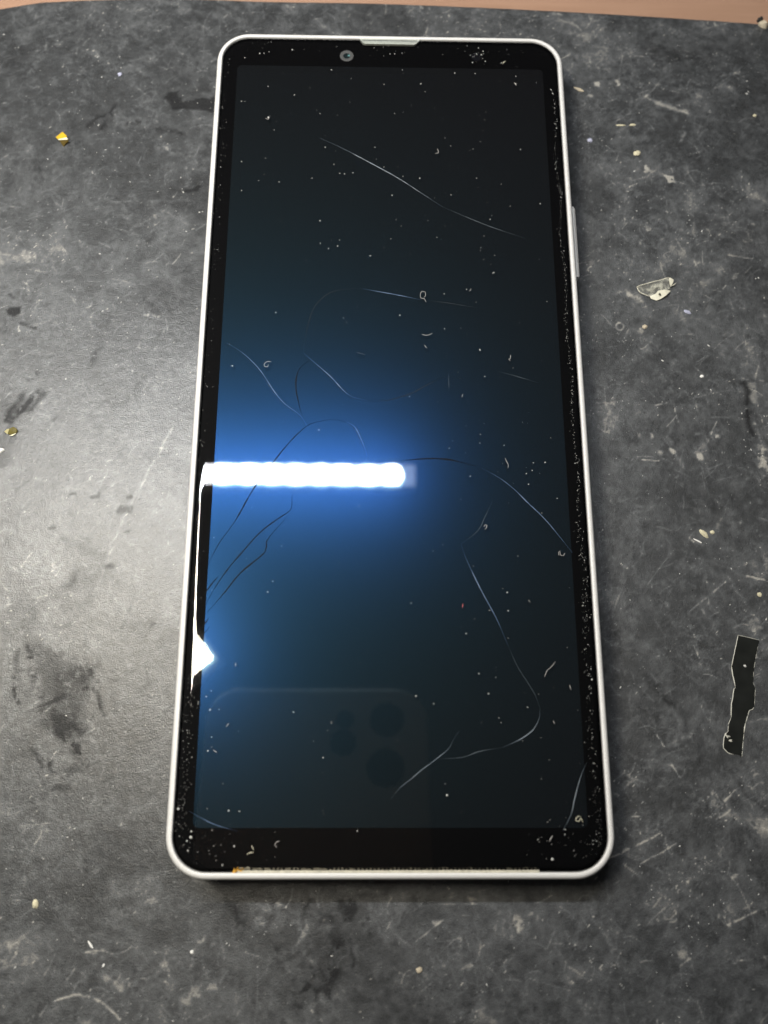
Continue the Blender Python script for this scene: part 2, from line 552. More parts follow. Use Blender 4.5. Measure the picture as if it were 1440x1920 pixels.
# scuffs right of the phone
for q, w, a in (([(1212, 1268), (1260, 1318)], .7, .7), ([(1220, 1290), (1265, 1325)], .5, .6), ([(1200, 1315), (1230, 1340)], 1.4, .5), ([(1395, 715), (1401, 740), (1402, 775), (1412, 820)], 1.0, 1.2),
                ([(1290, 940), (1340, 950), (1345, 975)], 2.5, .5), ([(1225, 80), (1320, 85)], 3.5, .55), ([(1240, 98), (1300, 92)], 2.5, .4), ([(1300, 295), (1365, 300)], 1.2, .5), ([(1080, 210), (1100, 240)], .8, .4)):
    stroke(grime, px_line(q), w * 1.15, a, 0.5, q[0][0], 0.9, warp=0.6)
for q, w, a, pt in (([(1345, 1505), (1380, 1530), (1440, 1556)], 2.0, .75, .12), ([(1140, 1610), (1180, 1592), (1240, 1562)], .4, .8, .2), ([(1200, 1620), (1270, 1580)], .35, .6, .3),
                    ([(1366, 1735), (1400, 1718), (1440, 1700)], .45, .9, .35), ([(90, 1880), (150, 1865), (190, 1880), (225, 1910)], .45, .75, .15), ([(75, 1905), (100, 1870), (140, 1815)], .4, .5, .3),
                    ([(200, 1830), (225, 1848)], .8, .7, .2), ([(160, 1785), (200, 1783), (220, 1795)], .4, .45, .2), ([(1170, 550), (1200, 562), (1210, 572)], .6, .7, .1), ([(1165, 546), (1178, 552)], 1.2, .7, .2),
                    ([(1300, 420), (1305, 450)], .6, .6, .2), ([(1365, 478), (1415, 486)], .4, .6, .3), ([(1210, 175), (1255, 195), (1290, 205)], .8, .7, .3), ([(1230, 190), (1262, 192), (1290, 206)], 1.2, .55, .4),
                    ([(1280, 235), (1283, 250), (1275, 265)], .5, .7, .2), ([(1350, 125), (1380, 120)], .5, .7, .2), ([(1355, 150), (1372, 158)], 1.6, .7, .4),
                    ([(1250, 820), (1283, 878)], .6, .55, .2), ([(1200, 862), (1235, 864)], .3, .7, .2), ([(1330, 820), (1310, 850)], 1.6, .8, .4), ([(1300, 812), (1345, 806)], .5, .7, .4),
                    ([(1360, 1090), (1290, 1150)], .4, .5, .3), ([(1400, 1080), (1440, 1090)], .4, .8, .2), ([(1400, 900), (1440, 860)], .5, .6, .4), ([(1230, 760), (1250, 755)], .4, .7, .3),
                    ([(1232, 1378), (1246, 1400)], .35, .9, .2), ([(1255, 1395), (1295, 1375)], 1.0, .6, .4), ([(1260, 1435), (1278, 1460)], .35, .7, .2), ([(1358, 1503), (1380, 1480)], .35, .7, .1),
                    ([(1300, 1210), (1312, 1235)], .3, .6, .2), ([(285, 265), (325, 283)], 1.3, .8, .5), ([(335, 370), (360, 378)], 1.1, .5, .5), ([(60, 130), (85, 85), (100, 55)], .7, .45, .3), ([(70, 85), (120, 70)], .6, .4, .3),
                    ([(1405, 1165), (1440, 1175)], 2.2, .7, .5), ([(1420, 850), (1436, 880)], 1.6, .9, .5), ([(1410, 720), (1418, 780), (1428, 850)], 1.3, .7, .55), ([(1422, 760), (1432, 800)], .3, .8, .3),
                    ([(580, 1735), (560, 1765), (552, 1785)], .6, .55, .2), ([(480, 1720), (500, 1705)], 1.2, .6, .55), ([(1000, 1700), (960, 1760)], .5, .7, .45), ([(975, 1740), (1005, 1720)], .5, .6, .4),
                    ([(470, 1745), (495, 1735)], .8, .7, .5), ([(780, 1765), (830, 1725)], .3, .5, .2), ([(865, 1815), (885, 1808)], .5, .8, .2), ([(585, 1795), (592, 1810)], .6, .7, .2)):
    stroke(chalk, px_line(q), w * (0.7 if w < 0.5 else 1.2), a * (1.0 if w < 0.5 else 0.62), 0.3 + pt * 0.9, q[0][0], 0.7, warp=0.25 if w < 0.5 else 0.9)
for x, y, s, a in ((1221, 818, .9, 1.0), (1258, 848, 1.1, 1.3), (1238, 850, 1.1, .7), (1347, 820, .9, 1.2), (1308, 858, 1.1, 1.1), (1258, 338, 1.3, 1.4), (1262, 318, .7, 1.0), (1212, 318, 1.1, 1.3), (1118, 152, 1.0, .9),
                   (1158, 148, .9, .9), (1205, 1036, 1.0, .8), (1390, 983, .7, 1.0), (1247, 1133, 1.2, .5), (368, 1862, 2.4, .5), (345, 1875, 2.2, .4), (395, 1850, 2.0, .4), (303, 1815, 2.0, .35), (370, 1770, 1.4, .5), (800, 1830, 1.4, .5),
                   (430, 1650 + 180, 1.4, .4), (1410, 1185, 1.0, 1.0), (50, 820, 1.0, .3), (130, 1715, .9, .5), (1160, 605, 0.5, .7), (880, 1690, 1.6, .5), (968, 1722, 1.8, .5), (1376, 1645, 1.2, .7), (525, 1700, 1.2, .7), (1280, 1790, 2.0, .5)):
    blotch(chalk, P([(x - 8 * s, y - 7 * s), (x + 6 * s, y - 8 * s), (x + 9 * s, y + 5 * s), (x - 4 * s, y + 8 * s)]), a * 0.95, 1.0, 0.55, int(x), 0.6, 0.7)
rc = at(1162, 612)
stroke(chalk, [(rc[0] + 0.75 * math.cos(t), rc[1] + 0.75 * math.sin(t)) for t in np.linspace(0, 6.3, 16)], 0.3, 0.7, 0.3, 5, 0.6)
chalk = np.clip(chalk, 0.0, 1.7)
grime = np.clip(grime, 0.0, 1.25)
outer = (XX < X0 - 0.1) | (XX > X1 + 0.1) | (YY < Y0 - 0.1)
chalk = np.where(outer, 0.36 + 0.4 * (fbm(XX, YY, 40, 11, 2) - 0.5), chalk)
grime = np.where(outer, 0.12, grime)

# far edge of the mat bows gently
ec = smooth_line([(-190, 55), (-130, 78), (-81, 90.0), (-68.5, 92.25), (-45, 93.4), (-26, 93.05), (0, 93.0), (37, 91.75), (80, 89.2), (130, 85), (190, 79)], 1.0)
edge_y = np.interp(XX, ec[:, 0], ec[:, 1]) + 0.12 * (fbm(XX, XX * 0, 3.0, 2001, 4) - 0.5)
top = (YY - Y0) / (Y1 - Y0)
YE = np.where(YY > 60, 60 + (YY - 60) * (edge_y - 60) / (Y1 - 60), YY)
lift = 0.012 * (fbm(XX, YY, 1.2, 640, 3) - 0.5) * 2
drop = np.clip((YY - (Y1 - 0.6)) / 0.6, 0, 1)
ZZ = lift - 0.35 * drop ** 2
n_top = NX * NY
co = np.stack([XX, YE, ZZ], -1).reshape(-1, 3)
# skirt round the sheet
ring = np.concatenate([np.arange(NX), NX * np.arange(1, NY) + NX - 1, NX * (NY - 1) + np.arange(NX - 2, -1, -1), NX * np.arange(NY - 2, 0, -1)])
low = co[ring].copy()
low[:, 2] = -2.15
co_all = np.concatenate([co, low]) * MM
jj, ii = np.meshgrid(np.arange(NY - 1), np.arange(NX - 1), indexing='ij')
a = (jj * NX + ii).ravel()
quads = np.stack([a, a + 1, a + NX + 1, a + NX], 1)
m_ = len(ring)
k_ = np.arange(m_)
sk = np.stack([ring, n_top + k_, n_top + (k_ + 1) % m_, ring[(k_ + 1) % m_]], 1)
allq = np.concatenate([quads, sk]).astype(np.int32)
me = bpy.data.meshes.new('rubber_mat')
me.vertices.add(len(co_all))
me.vertices.foreach_set('co', co_all.astype(np.float32).ravel())
me.loops.add(allq.size)
me.loops.foreach_set('vertex_index', allq.ravel())
me.polygons.add(len(allq))
me.polygons.foreach_set('loop_start', np.arange(0, allq.size, 4, dtype=np.int32))
me.polygons.foreach_set('loop_total', np.full(len(allq), 4, dtype=np.int32))
me.polygons.foreach_set('use_smooth', np.ones(len(allq), dtype=bool))
for nm, arr in (('chalk', chalk), ('grime', grime)):
    at_ = me.attributes.new(nm, 'FLOAT', 'POINT')
    at_.data.foreach_set('value', np.concatenate([arr.ravel(), np.full(m_, 0.3)]).astype(np.float32))
me.update()
me.validate()

mm_, nt, b = new_mat('worn_dark_rubber')
tc = nt.nodes.new('ShaderNodeTexCoord')
ac = nt.nodes.new('ShaderNodeAttribute'); ac.attribute_name = 'chalk'
ag = nt.nodes.new('ShaderNodeAttribute'); ag.attribute_name = 'grime'


def noise(scale, detail=8, rough=0.6):
    n = nt.nodes.new('ShaderNodeTexNoise')
    n.inputs['Scale'].default_value = scale
    n.inputs['Detail'].default_value = detail
    n.inputs['Roughness'].default_value = rough
    nt.links.new(tc.outputs['Object'], n.inputs['Vector'])
    return n.outputs['Fac']


def math_node(op, a_, b_=None, clamp=False):
    n = nt.nodes.new('ShaderNodeMath')
    n.operation = op
    n.use_clamp = clamp
    for i, v in enumerate((a_, b_)):
        if v is None:
            continue
        if isinstance(v, (int, float)):
            n.inputs[i].default_value = v
        else:
            nt.links.new(v, n.inputs[i])
    return n.outputs[0]


grain = noise(4200, 5, 0.65)
mid = noise(700, 8, 0.65)
ch = math_node('ADD', ac.outputs['Fac'], math_node('MULTIPLY', math_node('SUBTRACT', grain, 0.5), 0.40))
ch = math_node('ADD', ch, math_node('MULTIPLY', math_node('SUBTRACT', mid, 0.5), 0.35))
ch = math_node('MULTIPLY', ch, 0.75, True)
rp = nt.nodes.new('ShaderNodeValToRGB')
e = rp.color_ramp.elements
e[0].position = 0.0; e[0].color = (0.011, 0.0114, 0.0122, 1)
e[1].position = 1.0; e[1].color = (0.40, 0.38, 0.34, 1)
x_ = e.new(0.25); x_.color = (0.032, 0.0342, 0.0370, 1)
x_ = e.new(0.55); x_.color = (0.094, 0.098, 0.103, 1)
nt.links.new(ch, rp.inputs['Fac'])
mx = nt.nodes.new('ShaderNodeMix'); mx.data_type = 'RGBA'
mx.inputs[7].default_value = (0.010, 0.010, 0.011, 1)
gr_eff = math_node('MULTIPLY', ag.outputs['Fac'], math_node('ADD', 0.35, math_node('MULTIPLY', grain, 0.95)))
nt.links.new(math_node('MULTIPLY', gr_eff, 0.82, True), mx.inputs[0])
nt.links.new(rp.outputs['Color'], mx.inputs[6])
nt.links.new(mx.outputs[2], b.inputs['Base Color'])
ro = math_node('ADD', 0.50, math_node('MULTIPLY', ac.outputs['Fac'], 0.06))
ro = math_node('ADD', ro, math_node('MULTIPLY', ag.outputs['Fac'], 0.10))
ro = math_node('ADD', ro, math_node('MULTIPLY', math_node('SUBTRACT', mid, 0.5), 0.12), True)
nt.links.new(ro, b.inputs['Roughness'])
sp = math_node('SUBTRACT', 0.55, math_node('MULTIPLY', ag.outputs['Fac'], 0.25), True)
nt.links.new(sp, b.inputs['Specular IOR Level'])
b.inputs['Coat Roughness'].default_value = 0.285
nt.links.new(math_node('SUBTRACT', 1.0, math_node('MULTIPLY', ag.outputs['Fac'], 0.62), True), b.inputs['Coat Weight'])
bp = nt.nodes.new('ShaderNodeBump')
bp.inputs['Strength'].default_value = 1.0
bp.inputs['Distance'].default_value = 0.00022
nt.links.new(math_node('ADD', grain, math_node('MULTIPLY', mid, 1.2)), bp.inputs['Height'])
nt.links.new(bp.outputs['Normal'], b.inputs['Normal'])
bc = nt.nodes.new('ShaderNodeBump')
bc.inputs['Strength'].default_value = 0.48
bc.inputs['Distance'].default_value = 0.00010
nt.links.new(math_node('ADD', grain, math_node('MULTIPLY', mid, 1.2)), bc.inputs['Height'])
nt.links.new(bc.outputs['Normal'], b.inputs['Coat Normal'])
me.materials.append(mm_)
mat_o = link(bpy.data.objects.new('rubber_mat', me))
tag(mat_o, 'large scuffed dark grey rubber work mat lying under the phone', 'mat')

# ------------------------------------------------------------------ lamps (seen mirrored in the glass)
H = 250.0
housing_mat = simple('lamp_housing', (0.55, 0.55, 0.55), 0.5)
led_mat = emissive('led_light', (0.955, 0.98, 1.0), LED_STRENGTH)
cap_mat = emissive('glowing_end_cap', (0.82, 0.82, 1.0), 4.0)
panel_mat = emissive('panel_light', (1.0, 0.92, 0.76), PANEL_STRENGTH)
c0 = mirrored(735, 890, H)
c1 = mirrored(690, 890, H)
pitch = c0[0] - c1[0]
lamp = empty('led_bar_lamp', (c0[0] - 90, c0[1], H))
tag(lamp, 'slim white led bar lamp above the phone, mirrored across its glass', 'lamp')
V, F = box(-108, 101.2, -6.2, 6.2, 1.0, 12, 2)
mesh_obj('housing', V, F, housing_mat, lamp)
led_me = bpy.data.meshes.new('led')
pts = rr_loop(9.9, 9.4, 3.6, 0, 6)
led_me.from_pydata([(x * MM, y * MM, 0) for x, y in pts], [], [tuple(range(len(pts)))[::-1]])
led_me.materials.append(led_mat)
for k in range(17):
    o = link(bpy.data.objects.new('led', led_me), lamp)
    o.location = ((90 - k * pitch) * MM, 0, 0.0)
strip_mat = emissive('led_strip_glow', (0.955, 0.98, 1.0), LED_STRENGTH * 0.4)
mesh_obj('diffuser', [(-100, -4.5, 0.3), (94.2, -4.5, 0.3), (94.2, 4.5, 0.3), (-100, 4.5, 0.3)], [(3, 2, 1, 0)], strip_mat, lamp)
V, F = box(90 + 5.2, 90 + 11, -5, 5, -0.5, 0.9)
mesh_obj('end_cap', V, F, cap_mat, lamp)

k0 = mirrored(400, 1234, H)
ang = math.radians(130)
lamp2 = empty('led_panel_lamp', (k0[0], k0[1], H))
lamp2.rotation_euler = (0, 0, ang)
tag(lamp2, 'flat led panel lamp whose corner shines in the left edge of the glass', 'lamp')
V, F = box(-4, 113, -2, 24, 1.0, 12, 2)
mesh_obj('housing', V, F, housing_mat, lamp2)
mesh_obj('diffuser', [(0, 0, 0), (110, 0, 0), (110, 22, 0), (0, 22, 0)], [(3, 2, 1, 0)], panel_mat, lamp2)

# ------------------------------------------------------------------ the phone
W, L, R = 67.4, 153.4, 6.4
phone = empty('smartphone', (0, 0, 0))
tag(phone, 'white framed smartphone with a dark cracked screen lying on the mat', 'smartphone')
white = simple('satin_white_frame', (0.68, 0.67, 0.655), 0.45, noise=0.03, scale=1500)
white2 = simple('white_back', (0.75, 0.74, 0.72), 0.45)
black = simple('black_bezel_ink', (0.0015, 0.0015, 0.0018), 0.6, spec=0.03)
gap_m = simple('dark_gap', (0.012, 0.011, 0.010), 0.7)

prof = [(1.2, 0.05), (0.75, 0.2), (0.35, 0.65), (0.1, 1.4), (0.0, 2.4), (0.0, 6.0), (0.03, 6.8), (0.12, 7.35), (0.30, 7.8),
        (0.52, 8.03), (0.78, 8.12), (0.98, 8.12), (1.10, 8.06), (1.15, 7.95), (1.17, 7.3)]
V, F = sweep_rr(W, L, R, prof)
frame = mesh_obj('frame', V, F, white, phone, smooth=True)
V, F = sweep_rr(W, L, R, [(1.22, 0.06), (1.6, 0.0)], cap_last=True)
F = [tuple(reversed(f)) for f in F]
mesh_obj('back_cover', V, F, white2, phone)
V, F = sweep_rr(W, L, R, [(1.16, 7.32), (1.5, 7.33)], cap_last=True)
bez = mesh_obj('bezel', V, F, black, phone)

# display panel
dm, nt, b = new_mat('oled_panel')
nt.nodes.remove(b)
out = nt.nodes['Material Output']
d1 = nt.nodes.new('ShaderNodeBsdfDiffuse'); d1.inputs['Color'].default_value = (0.0056, 0.0045, 0.0050, 1)
prev = d1.outputs[0]
for col, ro_ in (((0.0014, 0.0070, 0.0235), 0.255), ((0.0004, 0.0015, 0.0075), 0.165), ((0.0011, 0.0052, 0.0037), 0.48), ((0.016, 0.026, 0.028), 0.03)):
    g = nt.nodes.new('ShaderNodeBsdfGlossy')
    g.inputs['Color'].default_value = (*col, 1)
    g.inputs['Roughness'].default_value = ro_
    a2 = nt.nodes.new('ShaderNodeAddShader')
    nt.links.new(prev, a2.inputs[0])
    nt.links.new(g.outputs[0], a2.inputs[1])
    prev = a2.outputs[0]
nt.links.new(a2.outputs[0], out.inputs['Surface'])
V, F = sweep_rr(59.3, 138.8, 0.9, [(0, 7.34), (0.0, 7.40)], cap_last=True, n=5)
mesh_obj('display_panel', V, F, dm, phone)

# cover glass: flat in the middle, rolled down at the rim
gm, nt, b = new_mat('cover_glass')
nt.nodes.remove(b)
out = nt.nodes['Material Output']
fr = nt.nodes.new('ShaderNodeFresnel'); fr.inputs['IOR'].default_value = 1.50
tr = nt.nodes.new('ShaderNodeBsdfTransparent')
gl = nt.nodes.new('ShaderNodeBsdfGlossy'); gl.inputs['Roughness'].default_value = 0.012
ms = nt.nodes.new('ShaderNodeMixShader')
nt.links.new(fr.outputs[0], ms.inputs[0]); nt.links.new(tr.outputs[0], ms.inputs[1]); nt.links.new(gl.outputs[0], ms.inputs[2])
nt.links.new(ms.outputs[0], out.inputs['Surface'])
GZ = 8.25
gp = [(1.26, 7.34), (1.26, 7.60)]
D0, D1, SL = 1.28, 3.0, 0.62
for k in range(15):
    t = k / 14
    d = D0 + (D1 - D0) * t
    gp.append((d, GZ - SL / 3 * (D1 - D0) * (1 - t) ** 3))
V, F = sweep_rr(W, L, R, gp, cap_last=True, n=18)
glass = mesh_obj('cover_glass', V, F, gm, phone, smooth=True)
glass.data.polygons[len(glass.data.polygons) - 1].use_smooth = True

# earpiece bar let into the top rim
V, F = [], []
ex0, ex1, ey0, ey1 = -6.2, 5.9, 74.35, 75.62
pl = [(ex0, ey1), (ex0 + 0.9, ey0 + 0.15), (ex0 + 1.3, ey0), (ex1 - 1.3, ey0), (ex1 - 0.9, ey0 + 0.15), (ex1, ey1)]
V = [(x, y, 7.6) for x, y in pl] + [(x, y, 8.02) for x, y in pl]
n = len(pl)
F = [tuple(range(n, 2 * n))] + [(k, (k + 1) % n, n + (k + 1) % n, n + k) for k in range(n)]
ear = mesh_obj('earpiece', V, F, simple('earpiece_grey', (0.38, 0.40, 0.36), 0.6, noise=0.4, scale=3000), phone)
V, F = box(ex0 + 0.8, ex1 - 0.8, 75.16, 75.28, 8.0, 8.03)
mesh_obj('earpiece_slot', V, F, gap_m, ear)

# selfie camera and sensor window
cx, cy = at(650, 104, 7.5)[:2]
ring_m = simple('camera_ring', (0.075, 0.075, 0.075), 0.45)
lens_m = simple('camera_lens', (0.010, 0.016, 0.018), 0.08)
fc = mesh_obj('front_camera', *merge(disc(cx, cy, 7.42, 1.0, 1.32, dz=0.03), disc(cx, cy, 7.45, 0.62, 1.0, dz=-0.05)), ring_m, phone, smooth=False)
mesh_obj('lens', *disc(cx, cy, 7.41, 0, 0.66, dz=0.22), lens_m, fc, smooth=True)
glint_m = simple('lens_glint', (0.10, 0.22, 0.22), 0.25)  # highlight on the lens, painted as a small teal disc
mesh_obj('lens_glint', *disc(cx + 0.42, cy - 0.05, 7.55, 0, 0.24, n=10, dz=0.05), glint_m, fc)
sx, sy = at(893, 106, 7.5)[:2]
mesh_obj('proximity_sensor', *disc(sx, sy, 7.40, 0, 1.0, n=20, dz=0.01), simple('sensor_window', (0.006, 0.006, 0.008), 0.2), phone)

# volume rocker on the right side
V, F = box(-7.4, 7.4, -1.15, 1.15, 0.0, 1.3, 0.36)
V = [(33.25 + z, 32.1 + x, 5.1 + y) for x, y, z in V]
mesh_obj('volume_button', V, F, white, phone)
V, F = box(-4.6, 4.6, -1.3, 1.3, 0.0, 0.5, 0.12)
V = [(33.28 + z, -10 + x, 4.4 + y) for x, y, z in V]
mesh_obj('power_button', V, F, white, phone)

# speaker slot along the bottom rim: dirty mesh with a row of holes
rnd = random.Random(3)
dusty = simple('dusty_speaker_mesh', (0.50, 0.47, 0.38), 0.9, noise=0.55, scale=1800, bump=0.6)
x0, x1 = -22.6, 21.9
V, F = [], []
N = 150
for k in range(N + 1):
    x = x0 + (x1 - x0) * k / N
    yi = -74.92 + rnd.uniform(-0.10, 0.08) + (0.12 if x < -21 else 0)
    zz = 8.02 + rnd.uniform(-0.02, 0.03)
    V += [(x, -75.56, 8.05), (x, -75.25, zz), (x, yi, 7.86)]
for k in range(N):
    F += [(3 * k, 3 * k + 3, 3 * k + 4, 3 * k + 1), (3 * k + 1, 3 * k + 4, 3 * k + 5, 3 * k + 2)]
grille = mesh_obj('speaker_grille', V, F, dusty, phone)
parts = []
for k in range(74):
    x = x0 + 0.8 + 0.595 * k
    if rnd.random() < (0.35 if x < -4 else 0.04):
        continue
    parts.append(disc(x, -75.02 + rnd.uniform(-.02, .02), 8.005 + 0.0, 0, 0.19, n=7, dz=0.005))
holes = mesh_obj('grille_holes', *merge(*parts), gap_m, grille)
holes['kind'] = 'stuff'
amber = simple('amber_residue', (0.62, 0.33, 0.05), 0.35)
parts = []
for k in range(9):
    p = at(443 + rnd.uniform(-6, 16), 1632 + rnd.uniform(-2.5, 2), 8.0)
    parts.append(flake(rnd, (p[0], p[1], 7.98), rnd.uniform(.2, .6), rnd.uniform(.12, .25), 0.14))
o = mesh_obj('glue_residue', *merge(*parts), amber)
tag(o, 'amber smear of glue residue at the left end of the speaker slot', 'residue')

# cracks inside the glass, glints put into the brighter colours
CRACK_Z = 7.41
c_dim = simple('crack_dull', (0.005, 0.006, 0.008), 0.6, spec=0.1)
c_faint = simple('crack_faint', (0.022, 0.027, 0.032), 0.5, spec=0.1)
c_mid = simple('crack_grey', (0.06, 0.075, 0.09), 0.5, spec=0.3)
c_blue = simple('crack_glint_blue', (0.10, 0.16, 0.28), 0.4)
c_bright = simple('crack_glint', (0.18, 0.22, 0.27), 0.4)
cracks = [
    ('b', .17, [(600, 259), (640, 277), (690, 303), (745, 333), (790, 362), (830, 388)]),
    ('m', .17, [(830, 388), (870, 405), (920, 425), (985, 447)]),
    ('f', .18, [(680, 541), (650, 542), (620, 548), (603, 560), (591, 573), (583, 590), (577, 612), (571, 640), (569, 662)]),
    ('B', .17, [(680, 541), (700, 545), (740, 552), (790, 562)]),
    ('f', .18, [(790, 562), (840, 568), (900, 578)]),
    ('B', .18, [(569, 662), (590, 680), (620, 706), (640, 728), (645, 733), (660, 744), (688, 751)]),
    ('f', .2, [(688, 751), (705, 752), (730, 750), (770, 738), (800, 722), (835, 706)]),
    ('d', .17, [(582, 674), (570, 683), (563, 689), (556, 705), (555, 730), (560, 755), (566, 778)]),
    ('B', .18, [(425, 643), (450, 658), (470, 675), (490, 697), (515, 735), (535, 758), (560, 776), (571, 790), (576, 800)]),
    ('d', .19, [(382, 1085), (390, 1060), (410, 1020), (440, 978), (477, 914), (515, 863), (544, 828), (573, 800), (591, 792), (614, 787), (631, 787), (649, 791)]),
    ('B', .15, [(649, 791), (665, 800), (675, 819), (684, 840), (688, 854)]),
    ('d', .19, [(554, 914), (547, 933), (546, 955), (519, 974), (488, 998), (457, 1032), (424, 1071), (396, 1114), (381, 1145)]),
    ('d', .19, [(539, 969), (515, 995), (499, 1016), (497, 1035), (451, 1074), (421, 1111), (381, 1157)]),
    ('d', .17, [(409, 1081), (396, 1096), (381, 1117)]),
    ('d', .17, [(393, 1157), (385, 1168), (376, 1181)]),
    ('d', .15, [(393, 1175), (375, 1197)]),
    ('d', .19, [(724, 867), (761, 863), (801, 860), (844, 862), (902, 877)]),
    ('B', .20, [(902, 877), (938, 897), (966, 919), (987, 940), (1025, 977), (1073, 1036)]),
    ('m', .15, [(923, 940), (909, 970), (896, 995), (865, 1020)]),
    ('B', .19, [(865, 1021), (870, 1038), (882, 1065), (903, 1108), (931, 1160), (952, 1209)]),
    ('m', .15, [(952, 1209), (970, 1249), (989, 1279), (1004, 1304), (1012, 1328)]),
    ('b', .17, [(1012, 1328), (1012, 1343), (1001, 1367), (976, 1386), (944, 1401)]),
    ('m', .18, [(944, 1401), (899, 1409), (867, 1420), (822, 1423)]),
    ('b', .16, [(861, 1371), (851, 1385), (843, 1402), (816, 1425), (790, 1444), (768, 1463), (750, 1477), (733, 1498)]),
    ('b', .17, [(1100, 1431), (1091, 1450), (1083, 1476), (1076, 1504), (1071, 1527), (1055, 1558)]),
    ('B', .14, [(355, 1521), (370, 1530), (400, 1545), (425, 1553), (445, 1558)]),
    ('m', .14, [(935, 697), (960, 703), (1010, 718)]),
    ('m', .13, [(841, 700), (842, 730)]),
]
nrng = np.random.default_rng(5)
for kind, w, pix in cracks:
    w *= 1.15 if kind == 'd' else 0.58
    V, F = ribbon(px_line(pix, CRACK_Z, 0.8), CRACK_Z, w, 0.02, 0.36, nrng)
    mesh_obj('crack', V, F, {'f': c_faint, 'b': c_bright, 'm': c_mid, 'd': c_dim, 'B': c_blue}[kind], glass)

# ------------------------------------------------------------------ dust and lint on the glass
rnd = random.Random(21)
dust_m = simple('pale_dust', (0.58, 0.575, 0.55), 0.85)
parts = []


def glass_z(x, y):
    """Height of the glass at a point (straight rims)."""
    d = min(W / 2 - abs(x), L / 2 - abs(y))
    if d >= D1:
        return GZ
    t = max(0.0, (d - D0) / (D1 - D0))
    return GZ - SL / 3 * (D1 - D0) * (1 - t) ** 3


def grain_at(x, y, r, el=1.0):
    parts.append(flake(rnd, (x, y, glass_z(x, y) + 0.004), r * el, r, r * 0.7))


spots = [(358, 1570, 4.4), (359, 1559, 2.6), (417, 1622, 2.8), (439, 1587, 2.8), (352, 1595, 2.2), (429, 1520, 2.6), (334, 1517, 3.0), (449, 1521, 1.8), (1036, 1611, 3.8), (838, 1491, 3.4),
         (864, 615, 1.0), (436, 686, 2.2), (600, 414, 2.4), (616, 466, 2.4), (924, 512, 2.0), (780, 1305, 2.6), (916, 1301, 2.4), (900, 656, 2.6), (909, 706, 2.2), (951, 1111, 2.6), (953, 1145, 2.0), (502, 1110, 2.0),
         (771, 1131, 1.8), (874, 1188, 2.2), (898, 1263, 2.0), (517, 586, 2.4), (644, 596, 2.0), (750, 591, 2.4), (926, 511, 2.0), (833, 551, 2.2), (1000, 868, 2.0), (1022, 867, 2.2), (998, 882, 2.0), (987, 888, 1.8),
         (991, 908, 1.8), (882, 893, 1.8), (945, 835, 2.0), (976, 280, 2.4), (1013, 382, 2.4), (967, 157, 2.6), (853, 137, 2.4), (787, 334, 2.2), (735, 366, 2.8), (919, 411, 2.2), (1033, 168, 2.6), (789, 157, 2.4),
         (670, 1558, 2.0), (606, 1421, 2.4), (394, 1330, 1.8), (390, 1408, 2.2), (404, 1409, 2.0), (397, 1382, 1.8), (1110, 1274, 3.0), (720, 158, 2.2), (495, 100, 2.0), (487, 100, 2.2), (459, 108, 2.0), (548, 93, 2.4), (740, 101, 2.2),
         (731, 101, 1.8), (906, 96, 2.4), (940, 118, 2.4), (897, 90, 2.0), (886, 117, 2.6), (910, 115, 2.4), (944, 117, 2.8), (503, 162, 2.0), (453, 190, 2.2), (459, 190, 1.8), (552, 178, 2.2), (503, 220, 3.0), (626, 308, 2.0), (610, 276, 2.4),
         (646, 326, 2.4), (637, 325, 1.8), (662, 324, 2.0), (453, 303, 2.2), (453, 357, 2.2), (585, 334, 2.0), (703, 276, 1.6), (600, 213, 1.6), (394, 1331, 2.0), (372, 1316, 1.8), (387, 1306, 1.8), (411, 1330, 1.4)]
for x, y, r in spots:
    p = at(x, y, GZ)
    parts_r = r * 0.095 * 0.5 * (1.0 if y > 1400 else 0.95)
    grain_at(p[0], p[1], parts_r, rnd.uniform(1.0, 1.5))
for k in range(290):       # thin scatter over the screen, denser right, top and low left
    while True:
        x, y = rnd.uniform(-29, 29), rnd.uniform(-70, 70)
        w = 0.28 + 0.5 * (x > 8) + 0.4 * (y > 25) + 0.6 * (x < -22 and y < -45)
        if rnd.random() < w:
            break
    grain_at(x, y, abs(rnd.gauss(0, 0.030)) + 0.012, rnd.uniform(1, 2.2))
for k in range(950):      # speckled right rim
    y = rnd.uniform(-72, 64)
    f = 0.25 + 0.75 * (0.5 - y / 140)
    if rnd.random() > f + 0.25:
        continue
    x = 31.15 + 0.25 * math.sin(y * 0.35) + rnd.gauss(0, 0.18 + 0.17 * (y < -20)) - 0.3 * (y < -40)
    if x < 32.2:
        grain_at(x, y, abs(rnd.gauss(0, 0.020)) + 0.007, rnd.uniform(1, 2.4))
for k in range(420):       # left rim
    y = rnd.choice((rnd.uniform(-72, -35), rnd.uniform(-72, 70)))
    x = -31.2 + rnd.gauss(0, 0.5) - (0.35 if y > -20 else 0)
    if x > -32.2 and not -47 < y < -36:
        grain_at(x, y, abs(rnd.gauss(0, 0.020)) + 0.008, rnd.uniform(1, 2.2))
for k in range(170):       # top and bottom rims, lower right corner
    q = rnd.random()
    if q < 0.3:
        x, y = rnd.uniform(-28, 28), 72.9 + rnd.gauss(0, 0.7)
    elif q < 0.4:
        x, y = sx + rnd.gauss(0, 0.8), sy - 0.4 + rnd.gauss(0, 0.45)
    elif q < 0.75:
        x, y = 27 + rnd.gauss(0, 3.2), -71.2 + rnd.gauss(0, 1.7)
    else:
        x, y = -26 + rnd.gauss(0, 5), -71.5 + rnd.gauss(0, 1.8)
    if abs(x) < 31.8 and abs(y) < 74.6 and math.hypot(max(0, abs(x) - 27.3), max(0, abs(y) - 70.3)) < 4.6:
        grain_at(x, y, abs(rnd.gauss(0, 0.026)) + 0.01, rnd.uniform(1, 2.0))
